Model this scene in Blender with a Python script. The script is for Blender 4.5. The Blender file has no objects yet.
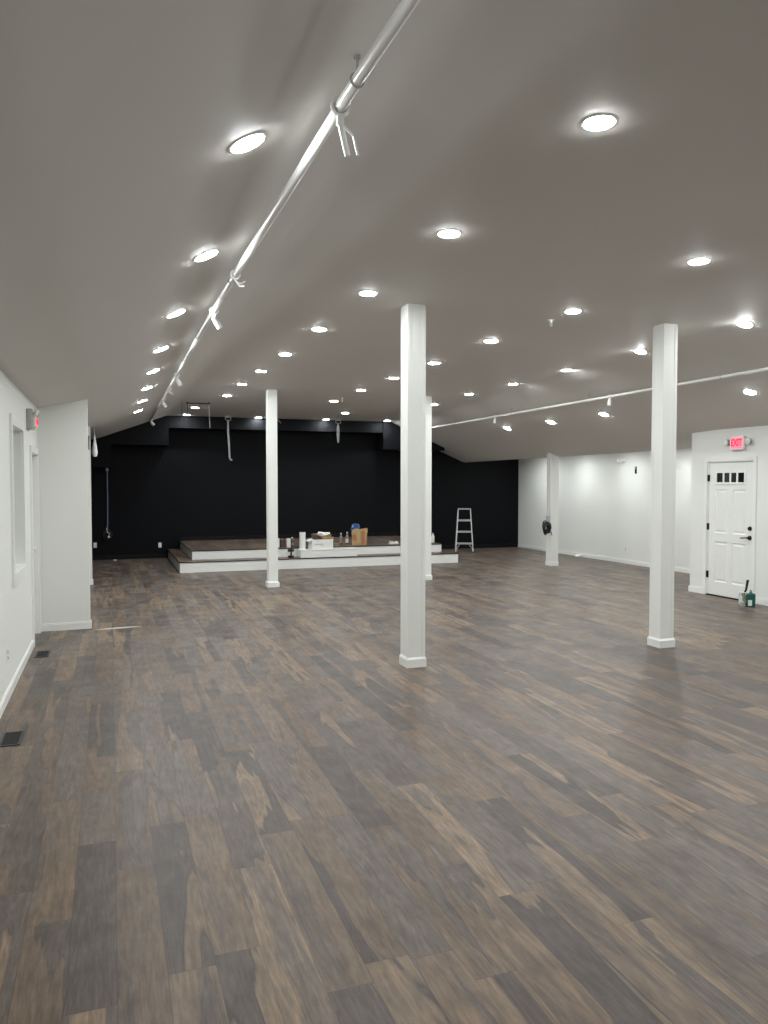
import bpy, bmesh, math, random
from mathutils import Vector, Matrix
random.seed(7)
scene = bpy.context.scene
C = scene.collection
PI = math.pi

# ------------------------------------------------------------ view
scene.view_settings.view_transform = 'Standard'
scene.view_settings.look = 'None'
scene.view_settings.exposure = 0.0
scene.view_settings.gamma = 1.0
scene.view_settings.use_curve_mapping = False
scene.cycles.use_denoising = True
scene.cycles.max_bounces = 10
scene.cycles.diffuse_bounces = 6
scene.cycles.glossy_bounces = 4
scene.cycles.sample_clamp_indirect = 8.0
w = bpy.data.worlds.new('night'); scene.world = w; w.use_nodes = True
w.node_tree.nodes['Background'].inputs[0].default_value = (0.01, 0.012, 0.02, 1)
w.node_tree.nodes['Background'].inputs[1].default_value = 0.2

# ------------------------------------------------------------ materials
def mat(name, col, rough=0.5, metal=0.0, spec=0.5, bump=0.0, bscale=60, var=0.0, emis=None, estr=0.0, trans=0.0, alpha=1.0):
    m = bpy.data.materials.new(name); m.use_nodes = True
    nt = m.node_tree; b = nt.nodes['Principled BSDF']
    b.inputs['Base Color'].default_value = (*col, 1)
    b.inputs['Roughness'].default_value = rough
    b.inputs['Metallic'].default_value = metal
    b.inputs['Specular IOR Level'].default_value = spec
    if trans: b.inputs['Transmission Weight'].default_value = trans; b.inputs['IOR'].default_value = 1.45
    if emis:
        b.inputs['Emission Color'].default_value = (*emis, 1); b.inputs['Emission Strength'].default_value = estr
    tc = nt.nodes.new('ShaderNodeTexCoord')
    if var or bump:
        n = nt.nodes.new('ShaderNodeTexNoise'); n.inputs['Scale'].default_value = bscale; n.inputs['Detail'].default_value = 4
        nt.links.new(tc.outputs['Object'], n.inputs['Vector'])
    if var:
        n2 = nt.nodes.new('ShaderNodeTexNoise'); n2.inputs['Scale'].default_value = 1.3; n2.inputs['Detail'].default_value = 3
        nt.links.new(tc.outputs['Object'], n2.inputs['Vector'])
        mx = nt.nodes.new('ShaderNodeMix'); mx.data_type = 'RGBA'
        mx.inputs['A'].default_value = (*[c * (1 - var) for c in col], 1)
        mx.inputs['B'].default_value = (*[min(1, c * (1 + var)) for c in col], 1)
        nt.links.new(n2.outputs['Fac'], mx.inputs['Factor'])
        nt.links.new(mx.outputs['Result'], b.inputs['Base Color'])
    if bump:
        bp = nt.nodes.new('ShaderNodeBump'); bp.inputs['Strength'].default_value = bump; bp.inputs['Distance'].default_value = 0.002
        nt.links.new(n.outputs['Fac'], bp.inputs['Height']); nt.links.new(bp.outputs['Normal'], b.inputs['Normal'])
    return m

def floor_mat():
    m = bpy.data.materials.new('wood_plank_vinyl'); m.use_nodes = True
    nt = m.node_tree; N = nt.nodes; L = nt.links; b = N['Principled BSDF']
    def node(t, **kw):
        n = N.new(t)
        for k, v in kw.items(): setattr(n, k, v)
        return n
    def math_(op, a, bb=None, c=None):
        n = node('ShaderNodeMath', operation=op)
        for i, v in enumerate((a, bb, c)):
            if v is None: continue
            if isinstance(v, (int, float)): n.inputs[i].default_value = v
            else: L.new(v, n.inputs[i])
        return n.outputs[0]
    def comb(x, y, z):
        n = node('ShaderNodeCombineXYZ')
        for i, v in enumerate((x, y, z)):
            if isinstance(v, (int, float)): n.inputs[i].default_value = v
            else: L.new(v, n.inputs[i])
        return n.outputs[0]
    def noise(vec, scale, detail=3, rough=0.5, dist=0.0):
        n = node('ShaderNodeTexNoise'); L.new(vec, n.inputs['Vector'])
        n.inputs['Scale'].default_value = scale; n.inputs['Detail'].default_value = detail
        n.inputs['Roughness'].default_value = rough; n.inputs['Distortion'].default_value = dist
        return n.outputs['Fac']
    def ramp(fac, stops, interp='LINEAR'):
        n = node('ShaderNodeValToRGB'); n.color_ramp.interpolation = interp
        el = n.color_ramp.elements
        while len(el) < len(stops): el.new(0.5)
        for e, (p, c) in zip(el, stops): e.position = p; e.color = (*c, 1) if len(c) == 3 else c
        L.new(fac, n.inputs['Fac']); return n.outputs['Color']
    def mix(f, a, bb, blend='MIX'):
        n = node('ShaderNodeMix', data_type='RGBA', blend_type=blend)
        for s, v in (('Factor', f), ('A', a), ('B', bb)):
            if isinstance(v, (int, float)): n.inputs[s].default_value = v
            elif isinstance(v, tuple): n.inputs[s].default_value = (*v, 1)
            else: L.new(v, n.inputs[s])
        return n.outputs['Result']
    tc = node('ShaderNodeTexCoord'); sp = node('ShaderNodeSeparateXYZ'); L.new(tc.outputs['Object'], sp.inputs[0])
    x, y = sp.outputs[0], sp.outputs[1]
    W, LEN = 0.165, 1.22
    u = math_('DIVIDE', x, W); row = math_('FLOOR', u); fu = math_('FRACT', u)
    wn = node('ShaderNodeTexWhiteNoise', noise_dimensions='1D'); L.new(row, wn.inputs['W'])
    v = math_('ADD', math_('DIVIDE', y, LEN), math_('MULTIPLY', wn.outputs['Value'], 5.37))
    colm = math_('FLOOR', v); fv = math_('FRACT', v)
    wn2 = node('ShaderNodeTexWhiteNoise', noise_dimensions='2D'); L.new(comb(row, colm, 0), wn2.inputs['Vector'])
    sc = node('ShaderNodeSeparateColor'); L.new(wn2.outputs['Color'], sc.inputs[0])
    r1, r2, r3 = sc.outputs[0], sc.outputs[1], sc.outputs[2]
    off = math_('MULTIPLY', r1, 37.0); off2 = math_('MULTIPLY', r2, 53.0)
    xo = math_('ADD', x, off); yo = math_('ADD', y, off2)
    # broad figure: brown heartwood against grey, with sharp curving edges
    fig = noise(comb(math_('MULTIPLY', xo, 8.0), math_('MULTIPLY', yo, 0.75), r3), 1.0, 4, 0.45, 0.45)
    figs = math_('ADD', fig, math_('MULTIPLY', math_('SUBTRACT', r3, 0.5), 0.30))
    heart = ramp(figs, [(0.495, (0, 0, 0)), (0.512, (0.85, 0.85, 0.85)), (0.60, (1, 1, 1)), (0.72, (0.2, 0.2, 0.2))])
    line = ramp(figs, [(0.484, (0, 0, 0)), (0.493, (1, 1, 1)), (0.501, (0, 0, 0))])
    grey = ramp(r2, [(0.0, (0.062, 0.047, 0.042)), (0.5, (0.091, 0.070, 0.061)), (1.0, (0.124, 0.098, 0.084))])
    brown = ramp(r1, [(0.0, (0.114, 0.078, 0.053)), (0.5, (0.152, 0.105, 0.071)), (1.0, (0.208, 0.148, 0.099))])
    base = mix(heart, grey, brown)
    linef = math_('MULTIPLY', line, 0.55)
    base = mix(linef, base, (0.04, 0.028, 0.021))
    # contour grain rings
    rings = math_('SINE', math_('MULTIPLY', fig, 95.0))
    ringc = ramp(math_('MULTIPLY_ADD', rings, 0.5, 0.5), [(0.0, (0.86, 0.86, 0.86)), (1.0, (1.08, 1.08, 1.08))])
    base = mix(1.0, base, ringc, 'MULTIPLY')
    # fine fibre
    fib = noise(comb(math_('MULTIPLY', xo, 70.0), math_('MULTIPLY', yo, 6.0), r3), 1.0, 5, 0.7)
    fibc = ramp(fib, [(0.3, (0.70, 0.70, 0.70)), (0.7, (1.30, 1.30, 1.30))])
    base = mix(1.0, base, fibc, 'MULTIPLY')
    # blotchy wear
    blo = noise(comb(math_('MULTIPLY', xo, 3.0), math_('MULTIPLY', yo, 2.2), 0.0), 3.0, 4, 0.6)
    bloc = ramp(blo, [(0.3, (0.84, 0.84, 0.85)), (0.7, (1.16, 1.15, 1.13))])
    base = mix(1.0, base, bloc, 'MULTIPLY')
    blo2 = noise(comb(math_('MULTIPLY', xo, 34.0), math_('MULTIPLY', yo, 6.0), r2), 1.0, 5, 0.65)
    base = mix(1.0, base, ramp(blo2, [(0.3, (0.74, 0.74, 0.75)), (0.7, (1.27, 1.26, 1.24))]), 'MULTIPLY')
    # dust left on the boards, lightened towards the back to paint in grazing gloss
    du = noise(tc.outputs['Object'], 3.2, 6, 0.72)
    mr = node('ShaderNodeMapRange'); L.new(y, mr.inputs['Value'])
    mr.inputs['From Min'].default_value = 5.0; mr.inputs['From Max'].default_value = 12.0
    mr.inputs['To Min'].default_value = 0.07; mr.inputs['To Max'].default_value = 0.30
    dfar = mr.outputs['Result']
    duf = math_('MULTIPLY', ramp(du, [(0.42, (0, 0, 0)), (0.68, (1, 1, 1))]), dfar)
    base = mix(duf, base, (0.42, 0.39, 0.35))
    # a pale streak beside the jog of the left wall
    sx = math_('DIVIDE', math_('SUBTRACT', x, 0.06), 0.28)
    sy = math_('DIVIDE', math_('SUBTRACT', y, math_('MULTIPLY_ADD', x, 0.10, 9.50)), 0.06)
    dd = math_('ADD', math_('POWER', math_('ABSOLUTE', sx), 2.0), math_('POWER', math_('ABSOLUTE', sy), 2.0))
    pale_streak = math_('MULTIPLY', math_('SUBTRACT', 1.0, dd), 1.8)
    cl = node('ShaderNodeClamp'); L.new(pale_streak, cl.inputs[0])
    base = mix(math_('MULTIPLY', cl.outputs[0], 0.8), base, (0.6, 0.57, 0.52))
    # joints
    eu = math_('MINIMUM', fu, math_('SUBTRACT', 1.0, fu)); ev = math_('MINIMUM', fv, math_('SUBTRACT', 1.0, fv))
    ju = math_('LESS_THAN', eu, 0.010); jv = math_('LESS_THAN', ev, 0.0014)
    j = math_('MAXIMUM', ju, jv)
    base = mix(math_('MULTIPLY', j, 0.45), base, (0.03, 0.023, 0.019))
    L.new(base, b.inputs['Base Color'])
    rr = ramp(fib, [(0.2, (0.34, 0.34, 0.34)), (0.8, (0.50, 0.50, 0.50))]); L.new(rr, b.inputs['Roughness'])
    b.inputs['Specular IOR Level'].default_value = 0.32
    bp = node('ShaderNodeBump'); bp.inputs['Strength'].default_value = 0.25; bp.inputs['Distance'].default_value = 0.001
    hgt = math_('SUBTRACT', fib, math_('MULTIPLY', j, 1.5)); L.new(hgt, bp.inputs['Height']); L.new(bp.outputs['Normal'], b.inputs['Normal'])
    return m

M = {
 'wall': mat('white_wall_paint', (0.80, 0.815, 0.785), 0.55, bump=0.15, bscale=220, var=0.01),
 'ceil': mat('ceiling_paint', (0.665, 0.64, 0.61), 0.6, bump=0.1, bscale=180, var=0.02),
 'trim': mat('white_trim_gloss', (0.84, 0.85, 0.83), 0.3),
 'door': mat('white_door_paint', (0.82, 0.83, 0.81), 0.38, bump=0.05, bscale=90),
 'black': mat('black_wall_paint', (0.0042, 0.0046, 0.0062), 0.62, spec=0.12, bump=0.2, bscale=160, var=0.08),
 'blacktrim': mat('black_trim_gloss', (0.004, 0.0045, 0.006), 0.4, spec=0.2),
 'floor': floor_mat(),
 'lens': mat('led_lens', (1, 1, 1), 0.4, emis=(0.952, 0.990, 0.985), estr=288),
 'metalwhite': mat('white_powder_coat', (0.82, 0.82, 0.80), 0.28),
 'greymetal': mat('grey_plastic', (0.42, 0.43, 0.42), 0.4),
 'blackmetal': mat('black_metal', (0.012, 0.012, 0.013), 0.35, metal=0.4),
 'alu': mat('brushed_aluminium', (0.50, 0.51, 0.51), 0.42, metal=0.6, bump=0.05),
 'glassdark': mat('dark_glass', (0.01, 0.012, 0.014), 0.08, spec=0.6),
 'glassgrey': mat('frosted_window_glass', (0.52, 0.55, 0.55), 0.25),
 'exitface': mat('exit_face_pink', (0.9, 0.25, 0.32), 0.4, emis=(1.0, 0.13, 0.22), estr=0.95),
 'exitletter': mat('exit_letters_red', (0.8, 0.02, 0.06), 0.4, emis=(0.9, 0.0, 0.06), estr=0.7),
 'lampglass': mat('clear_lamp_glass', (0.75, 0.77, 0.76), 0.12, spec=0.7, var=0.1),
 'paper': mat('white_paper', (0.82, 0.82, 0.80), 0.7, bump=0.2, bscale=40),
 'cardboard': mat('cardboard', (0.36, 0.26, 0.13), 0.8, var=0.15, bump=0.1),
 'kraft': mat('kraft_paper', (0.50, 0.34, 0.17), 0.75, var=0.2, bump=0.3, bscale=30),
 'orange': mat('orange_print', (0.48, 0.17, 0.08), 0.6, var=0.1),
 'olive': mat('yellow_green_print', (0.45, 0.38, 0.17), 0.6, var=0.1),
 'blue': mat('blue_plastic_film', (0.06, 0.12, 0.32), 0.35, var=0.3),
 'green': mat('dark_green_plastic', (0.008, 0.10, 0.085), 0.35),
 'clear': mat('clear_plastic', (0.92, 0.95, 0.94), 0.08, trans=0.9),
 'amber': mat('pale_brown_liquid', (0.42, 0.28, 0.18), 0.3, trans=0.3),
 'blueliq': mat('pale_liquid', (0.75, 0.80, 0.76), 0.3, var=0.2),
 'cableblack': mat('black_rubber_cable', (0.014, 0.014, 0.015), 0.4),
 'cablegrey': mat('grey_cable', (0.36, 0.37, 0.38), 0.4),
 'cableblue': mat('blue_grey_cable', (0.12, 0.14, 0.26), 0.4),
 'brown': mat('brown_plastic', (0.10, 0.06, 0.045), 0.5),
}

# ------------------------------------------------------------ mesh builder
class MB:
    def __init__(s): s.bm = bmesh.new()
    def box(s, p0, p1, rot=None, bev=0.0):
        x0, y0, z0 = p0; x1, y1, z1 = p1
        r = bmesh.ops.create_cube(s.bm, size=1.0)
        vs = r['verts']
        c = Vector(((x0 + x1) / 2, (y0 + y1) / 2, (z0 + z1) / 2))
        for v in vs:
            v.co = Vector((v.co.x * abs(x1 - x0), v.co.y * abs(y1 - y0), v.co.z * abs(z1 - z0)))
            if rot: v.co = rot @ v.co
            v.co += c
        if bev:
            es = list({e for v in vs for e in v.link_edges})
            bmesh.ops.bevel(s.bm, geom=es, offset=bev, segments=2, affect='EDGES', profile=0.5)
        return s
    def hexa(s, b4, t4):
        vs = [s.bm.verts.new(p) for p in list(b4) + list(t4)]
        for f in ((3, 2, 1, 0), (4, 5, 6, 7), (0, 1, 5, 4), (1, 2, 6, 5), (2, 3, 7, 6), (3, 0, 4, 7)):
            s.bm.faces.new([vs[i] for i in f])
        return s
    def cyl(s, a, b, r, r2=None, n=20, caps=True):
        a = Vector(a); b = Vector(b); d = b - a
        q = d.to_track_quat('Z', 'Y').to_matrix().to_4x4()
        mt = Matrix.Translation((a + b) / 2) @ q
        bmesh.ops.create_cone(s.bm, cap_ends=caps, segments=n, radius1=r, radius2=r if r2 is None else r2, depth=d.length, matrix=mt)
        return s
    def tube(s, pts, r, n=8):
        pts = [Vector(p) for p in pts]; rings = []
        up = Vector((0.13, 0.21, 0.97)).normalized()
        for i, p in enumerate(pts):
            t = (pts[min(i + 1, len(pts) - 1)] - pts[max(i - 1, 0)]).normalized()
            u = t.cross(up)
            if u.length < 1e-3: u = t.cross(Vector((1, 0, 0)))
            u.normalize(); v = t.cross(u)
            rings.append([s.bm.verts.new(p + (u * math.cos(2 * PI * k / n) + v * math.sin(2 * PI * k / n)) * r) for k in range(n)])
        for a, b in zip(rings, rings[1:]):
            for k in range(n): s.bm.faces.new((a[k], a[(k + 1) % n], b[(k + 1) % n], b[k]))
        s.bm.faces.new(rings[0][::-1]); s.bm.faces.new(rings[-1]); return s
    def lathe(s, prof, n=28, c=(0, 0, 0)):
        rings = []
        for r, z in prof:
            r = max(r, 1e-4)
            rings.append([s.bm.verts.new((c[0] + r * math.cos(2 * PI * k / n), c[1] + r * math.sin(2 * PI * k / n), c[2] + z)) for k in range(n)])
        for a, b in zip(rings, rings[1:]):
            for k in range(n): s.bm.faces.new((a[k], a[(k + 1) % n], b[(k + 1) % n], b[k]))
        s.bm.faces.new(rings[0][::-1]); s.bm.faces.new(rings[-1]); return s
    def sphere(s, c, r, sc=(1, 1, 1), n=16):
        bmesh.ops.create_uvsphere(s.bm, u_segments=n, v_segments=n // 2 + 2, radius=r, matrix=Matrix.Translation(c) @ Matrix.Diagonal((*sc, 1)))
        return s
    def torus(s, c, R, r, axis='Z', n=32, m=10):
        pts = []
        vs = []
        for i in range(n):
            a = 2 * PI * i / n; ring = []
            for j in range(m):
                t = 2 * PI * j / m
                p = Vector(((R + r * math.cos(t)) * math.cos(a), (R + r * math.cos(t)) * math.sin(a), r * math.sin(t)))
                if axis == 'Y': p = Vector((p.x, p.z, p.y))
                if axis == 'X': p = Vector((p.z, p.x, p.y))
                ring.append(s.bm.verts.new(p + Vector(c)))
            vs.append(ring)
        for i in range(n):
            for j in range(m):
                s.bm.faces.new((vs[i][j], vs[(i + 1) % n][j], vs[(i + 1) % n][(j + 1) % m], vs[i][(j + 1) % m]))
        return s
    def build(s, name, m, parent=None, smooth=False, offset=None, mtx=None):
        if mtx is not None: bmesh.ops.transform(s.bm, matrix=mtx, verts=s.bm.verts)
        if offset is not None: bmesh.ops.translate(s.bm, vec=-Vector(offset), verts=s.bm.verts)
        bmesh.ops.recalc_face_normals(s.bm, faces=s.bm.faces)
        me = bpy.data.meshes.new(name); s.bm.to_mesh(me); s.bm.free()
        if smooth:
            me.polygons.foreach_set('use_smooth', [True] * len(me.polygons))
            try: me.set_sharp_from_angle(angle=math.radians(40))
            except Exception: pass
        me.materials.append(m)
        o = bpy.data.objects.new(name, me); C.objects.link(o)
        if parent: o.parent = parent
        return o

def tag(o, label, cat, group=None):
    o['label'] = label; o['category'] = cat; o['kind'] = 'thing'
    if group: o['group'] = group
    return o
def struct(o, label=None):
    o['kind'] = 'structure'
    if label: o['label'] = label
    return o
def thing(name, label, cat, loc, rotz=0.0, group=None):
    o = bpy.data.objects.new(name, None); C.objects.link(o); o.empty_display_size = 0.1
    o.location = loc; o.rotation_euler = (0, 0, rotz)
    return tag(o, label, cat, group)
def dup(root, loc, label, rot=None, group=None):
    r = root.copy(); C.objects.link(r); r.location = loc; r['label'] = label
    if rot is not None: r.rotation_euler = rot
    if group: r['group'] = group
    for ch in list(root.children):
        c = ch.copy(); C.objects.link(c); c.parent = r
        for g in ch.children:
            d = g.copy(); C.objects.link(d); d.parent = c
    return r

# ------------------------------------------------------------ room dimensions
XL, XJ, XD, XR = -0.79, -0.25, 8.62, 10.35      # left wall, jogged left wall, door wall, right wall
YB, YJ, YJ2, YD, YN = 18.2, 9.58, 13.75, 9.73, -2.6
def lerp(t, pts):
    if t <= pts[0][0]: return pts[0][1]
    for (a0, b0), (a1, b1) in zip(pts, pts[1:]):
        if t <= a1: return b0 + (b1 - b0) * (t - a0) / (a1 - a0)
    return pts[-1][1]
def zc(X, Y):                                   # the sloping ceiling
    zf = lerp(Y, [(6.5, 3.34), (12.5, 3.24), (18.2, 3.22)])
    xc = lerp(Y, [(8, 6.05), (14, 6.45)])
    zl = lerp(Y, [(9.55, 2.485), (11.2, 2.262)])
    return lerp(X, [(XL, 2.57), (-.25, 2.685), (1.2, zf), (xc, zf), (8.72, zl), (XR, 2.395)])

# floor
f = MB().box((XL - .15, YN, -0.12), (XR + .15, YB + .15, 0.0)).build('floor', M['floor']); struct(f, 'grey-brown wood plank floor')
# ceiling as a fine sheet with thickness
def ceiling():
    bm = bmesh.new(); xs = []; x = XL - .15
    while x < XR + .15: xs.append(x); x += 0.1
    xs.append(XR + .15)
    ys = [YN - .15 + 0.4 * i for i in range(int((YB - YN + .3) / 0.4) + 1)] + [YB + .15]
    g = [[bm.verts.new((x, y, zc(x, y))) for x in xs] for y in ys]
    g2 = [[bm.verts.new((x, y, 3.75)) for x in xs] for y in ys]
    for a in range(len(ys) - 1):
        for b in range(len(xs) - 1):
            bm.faces.new((g[a][b], g[a + 1][b], g[a + 1][b + 1], g[a][b + 1]))
            bm.faces.new((g2[a][b], g2[a][b + 1], g2[a + 1][b + 1], g2[a + 1][b]))
    for a in range(len(ys) - 1):
        bm.faces.new((g[a][0], g2[a][0], g2[a + 1][0], g[a + 1][0])); bm.faces.new((g[a][-1], g[a + 1][-1], g2[a + 1][-1], g2[a][-1]))
    for b in range(len(xs) - 1):
        bm.faces.new((g[0][b], g[0][b + 1], g2[0][b + 1], g2[0][b])); bm.faces.new((g[-1][b], g2[-1][b], g2[-1][b + 1], g[-1][b + 1]))
    mb = MB(); mb.bm.free(); mb.bm = bm
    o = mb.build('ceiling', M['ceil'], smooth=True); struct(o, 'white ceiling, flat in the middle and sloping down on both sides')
ceiling()

def wall_x(mb, X0, X1, Y0, Y1, z0=0.0, ztop=None, step=0.5):   # a run of wall along Y, top following the ceiling
    n = max(1, int(math.ceil((Y1 - Y0) / step)))
    for i in range(n):
        a = Y0 + (Y1 - Y0) * i / n; b = Y0 + (Y1 - Y0) * (i + 1) / n
        t = lambda x, y: ztop if ztop is not None else zc(x, y) + 0.01
        mb.hexa([(X0, a, z0), (X1, a, z0), (X1, b, z0), (X0, b, z0)], [(X0, a, t(X0, a)), (X1, a, t(X1, a)), (X1, b, t(X1, b)), (X0, b, t(X0, b))])
    return mb
def wall_y(mb, Y0, Y1, X0, X1, z0=0.0, ztop=None, step=0.2):
    n = max(1, int(math.ceil((X1 - X0) / step)))
    for i in range(n):
        a = X0 + (X1 - X0) * i / n; b = X0 + (X1 - X0) * (i + 1) / n
        t = lambda x, y: ztop if ztop is not None else zc(x, y) + 0.01
        mb.hexa([(a, Y0, z0), (b, Y0, z0), (b, Y1, z0), (a, Y1, z0)], [(a, Y0, t(a, Y0)), (b, Y0, t(b, Y0)), (b, Y1, t(b, Y1)), (a, Y1, t(a, Y1))])
    return mb
# left wall with its window and door openings
WY0, WY1, WZ0, WZ1 = 7.14, 7.96, 0.93, 2.20
DY0, DY1, DZ1 = 8.74, 9.47, 2.03
m = MB(); T = XL - .15
wall_x(m, T, XL, YN, WY0); wall_x(m, T, XL, WY0, WY1, 0, WZ0); wall_x(m, T, XL, WY0, WY1, WZ1)
wall_x(m, T, XL, WY1, DY0); wall_x(m, T, XL, DY0, DY1, DZ1); wall_x(m, T, XL, DY1, YJ)
struct(m.build('wall_left', M['wall']), 'white left wall')
m = MB(); wall_y(m, YJ, YJ + .12, XL, XJ)
struct(m.build('wall_left_jog', M['wall']), 'white stub wall reaching out from the left wall')
m = MB(); wall_y(m, YJ2, YJ2 + .12, XL, -.318); struct(m.build('wall_left_stub', M['wall']), 'farther white stub wall seen behind the first')
m = MB(); wall_x(m, T, XL, YJ, YJ2 + .12); struct(m.build('wall_left_middle', M['wall']), 'white left wall between the two stub walls')
m = MB(); wall_x(m, T, XL, YJ2 + .12, YB); struct(m.build('wall_left_far', M['black']), 'black painted side wall beside the stage')
m = MB(); wall_y(m, YB, YB + .15, XL - .15, XR + .15); struct(m.build('wall_back', M['black']), 'black back wall behind the stage')
m = MB(); wall_x(m, XR, XR + .15, YD, YB); struct(m.build('wall_right', M['wall']), 'white right wall at the back')
# right wall with the exit door
EY0, EY1, EZ1 = 8.49, 9.37, 2.03
m = MB(); wall_x(m, XD, XD + .12, YN, EY0); wall_x(m, XD, XD + .12, EY0, EY1, EZ1); wall_x(m, XD, XD + .12, EY1, YD); wall_y(m, YD - .12, YD, XD + .12, XR + .15)
struct(m.build('wall_right_front', M['wall']), 'white wall with the exit door')
m = MB(); wall_y(m, YN - .15, YN, XL - .15, XD + .12); struct(m.build('wall_front', M['wall']))
# black soffits over the stage
m = MB(); ys = YB - .55
wall_y(m, ys, YB, 1.22, 6.27, 2.95)
struct(m.build('trim_1', M['black']), 'black soffit band under the ceiling over the stage')
m = MB(); wall_y(m, ys - .05, YB, 0.02, 1.22, 2.56); struct(m.build('trim_2', M['black']), 'deeper black soffit box left of the stage')
m = MB(); wall_y(m, ys - .05, YB, XL, 0.02, 2.06); struct(m.build('trim_3', M['black']), 'low black bulkhead in the left corner')
m = MB(); wall_y(m, ys - .05, YB, 6.27, 7.9, 2.54); struct(m.build('trim_4', M['black']), 'deeper black soffit box right of the stage')

# baseboards: plain board with a thinner eased cap
def baseb(name, mt, segs, t=0.014, h=0.085):
    m = MB()
    for axis, c, s, a, b in segs:   # axis 'x': board on plane X=c facing sign s
        for (z0, z1, tt) in ((0, h - .014, t), (h - .014, h, t * .6)):
            if axis == 'x': m.box((min(c, c + s * tt), a, z0), (max(c, c + s * tt), b, z1))
            else: m.box((a, min(c, c + s * tt), z0), (b, max(c, c + s * tt), z1))
    o = m.build(name, mt); struct(o)
baseb('baseboard_left', M['trim'], [('x', XL, 1, YN, DY0 - .08), ('x', XL, 1, DY1 + .08, YJ)])
baseb('baseboard_left_jog', M['trim'], [('y', YJ, -1, XL, XJ + .014), ('x', XJ, 1, YJ, YJ + .12), ('y', YJ2, -1, XL, -.304), ('x', -.318, 1, YJ2, YJ2 + .12), ('x', XL, 1, YJ + .12, YJ2 - .014)])
baseb('baseboard_left_far', M['blacktrim'], [('x', XL, 1, YJ2 + .12, YB)])
baseb('baseboard_back', M['blacktrim'], [('y', YB, -1, XL + .014, 1.22), ('y', YB, -1, 7.06, XR)], h=.1)
baseb('baseboard_right', M['trim'], [('x', XR, -1, YD, YB - .014)])
baseb('baseboard_right_front', M['trim'], [('x', XD, -1, YN, EY0 - .075), ('x', XD, -1, EY1 + .075, YD + .014)], h=.095)
baseb('baseboard_front', M['trim'], [('y', YN, 1, XL + .014, XD - .014)])

# ------------------------------------------------------------ left window
def box_obj(name, p0, p1, mt, parent=None, bev=0): return MB().box(p0, p1, bev=bev).build(name, mt, parent)
win = MB()
cw, ct = .09, .018
win.box((XL, WY0 - cw, WZ0 - cw), (XL + ct, WY0, WZ1 + cw)).box((XL, WY1, WZ0 - cw), (XL + ct, WY1 + cw, WZ1 + cw))
win.box((XL, WY0, WZ1), (XL + ct, WY1, WZ1 + cw)).box((XL, WY0, WZ0 - cw), (XL + ct, WY1, WZ0))
wo = win.build('window_1', M['trim']); struct(wo, 'narrow white framed window in the left wall')
j = MB().box((T + .01, WY0, WZ0), (XL, WY0 + .01, WZ1)).box((T + .01, WY1 - .01, WZ0), (XL, WY1, WZ1)).box((T + .01, WY0, WZ1 - .01), (XL, WY1, WZ1)).box((T + .01, WY0, WZ0), (XL + .012, WY1, WZ0 + .012))
j.build('window_jamb', M['trim'], wo)
sa = MB(); xa = T + .02; 
for (a, b, c, d) in ((WY0 + .01, WY0 + .05, WZ0 + .012, WZ1 - .01), (WY1 - .05, WY1 - .01, WZ0 + .012, WZ1 - .01), (WY0 + .05, WY1 - .05, WZ0 + .012, WZ0 + .05), (WY0 + .05, WY1 - .05, WZ1 - .05, WZ1 - .01), (WY0 + .05, WY1 - .05, 1.55, 1.59)):
    sa.box((xa, a, c), (xa + .03, b, d))
sa.build('window_sash', M['trim'], wo)
box_obj('window_glass', (xa + .008, WY0 + .05, WZ0 + .05), (xa + .016, WY1 - .05, WZ1 - .05), M['glassgrey'], wo)

# ------------------------------------------------------------ left door
dd = MB().box((XL - .105, DY0 + .012, .008), (XL - .07, DY1 - .012, DZ1 - .01))
d1 = dd.build('door_1', M['door']); struct(d1, 'white door in the left wall next to the jog')
cs = MB().box((XL, DY0 - .07, 0), (XL + .018, DY0, DZ1 + .07)).box((XL, DY1, 0), (XL + .018, DY1 + .07, DZ1 + .07)).box((XL, DY0, DZ1), (XL + .018, DY1, DZ1 + .07))
cs.box((XL - .15, DY0, 0), (XL, DY0 + .012, DZ1)).box((XL - .15, DY1 - .012, 0), (XL, DY1, DZ1)).box((XL - .15, DY0, DZ1 - .012), (XL, DY1, DZ1))
cs.build('door_casing', M['trim'], d1)
pn = MB()
for z0, z1 in ((.2, .85), (1.0, 1.85)): 
    for y0, y1 in ((DY0 + .1, DY0 + .30), (DY0 + .38, DY1 - .1)): pn.box((XL - .072, y0, z0), (XL - .062, y1, z1), bev=.003)
pn.build('door_panel', M['door'], d1)
for hz in (.25, 1.05, 1.8): MB().cyl((XL - .062, DY0 + .018, hz), (XL - .062, DY0 + .018, hz + .09), .008, n=12).build('hinge', M['greymetal'], d1)
MB().cyl((XL - .075, DY1 - .07, .97), (XL - .04, DY1 - .07, .97), .012).sphere((XL - .03, DY1 - .07, .97), .022).build('door_handle', M['metalwhite'], d1, smooth=True)

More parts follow.
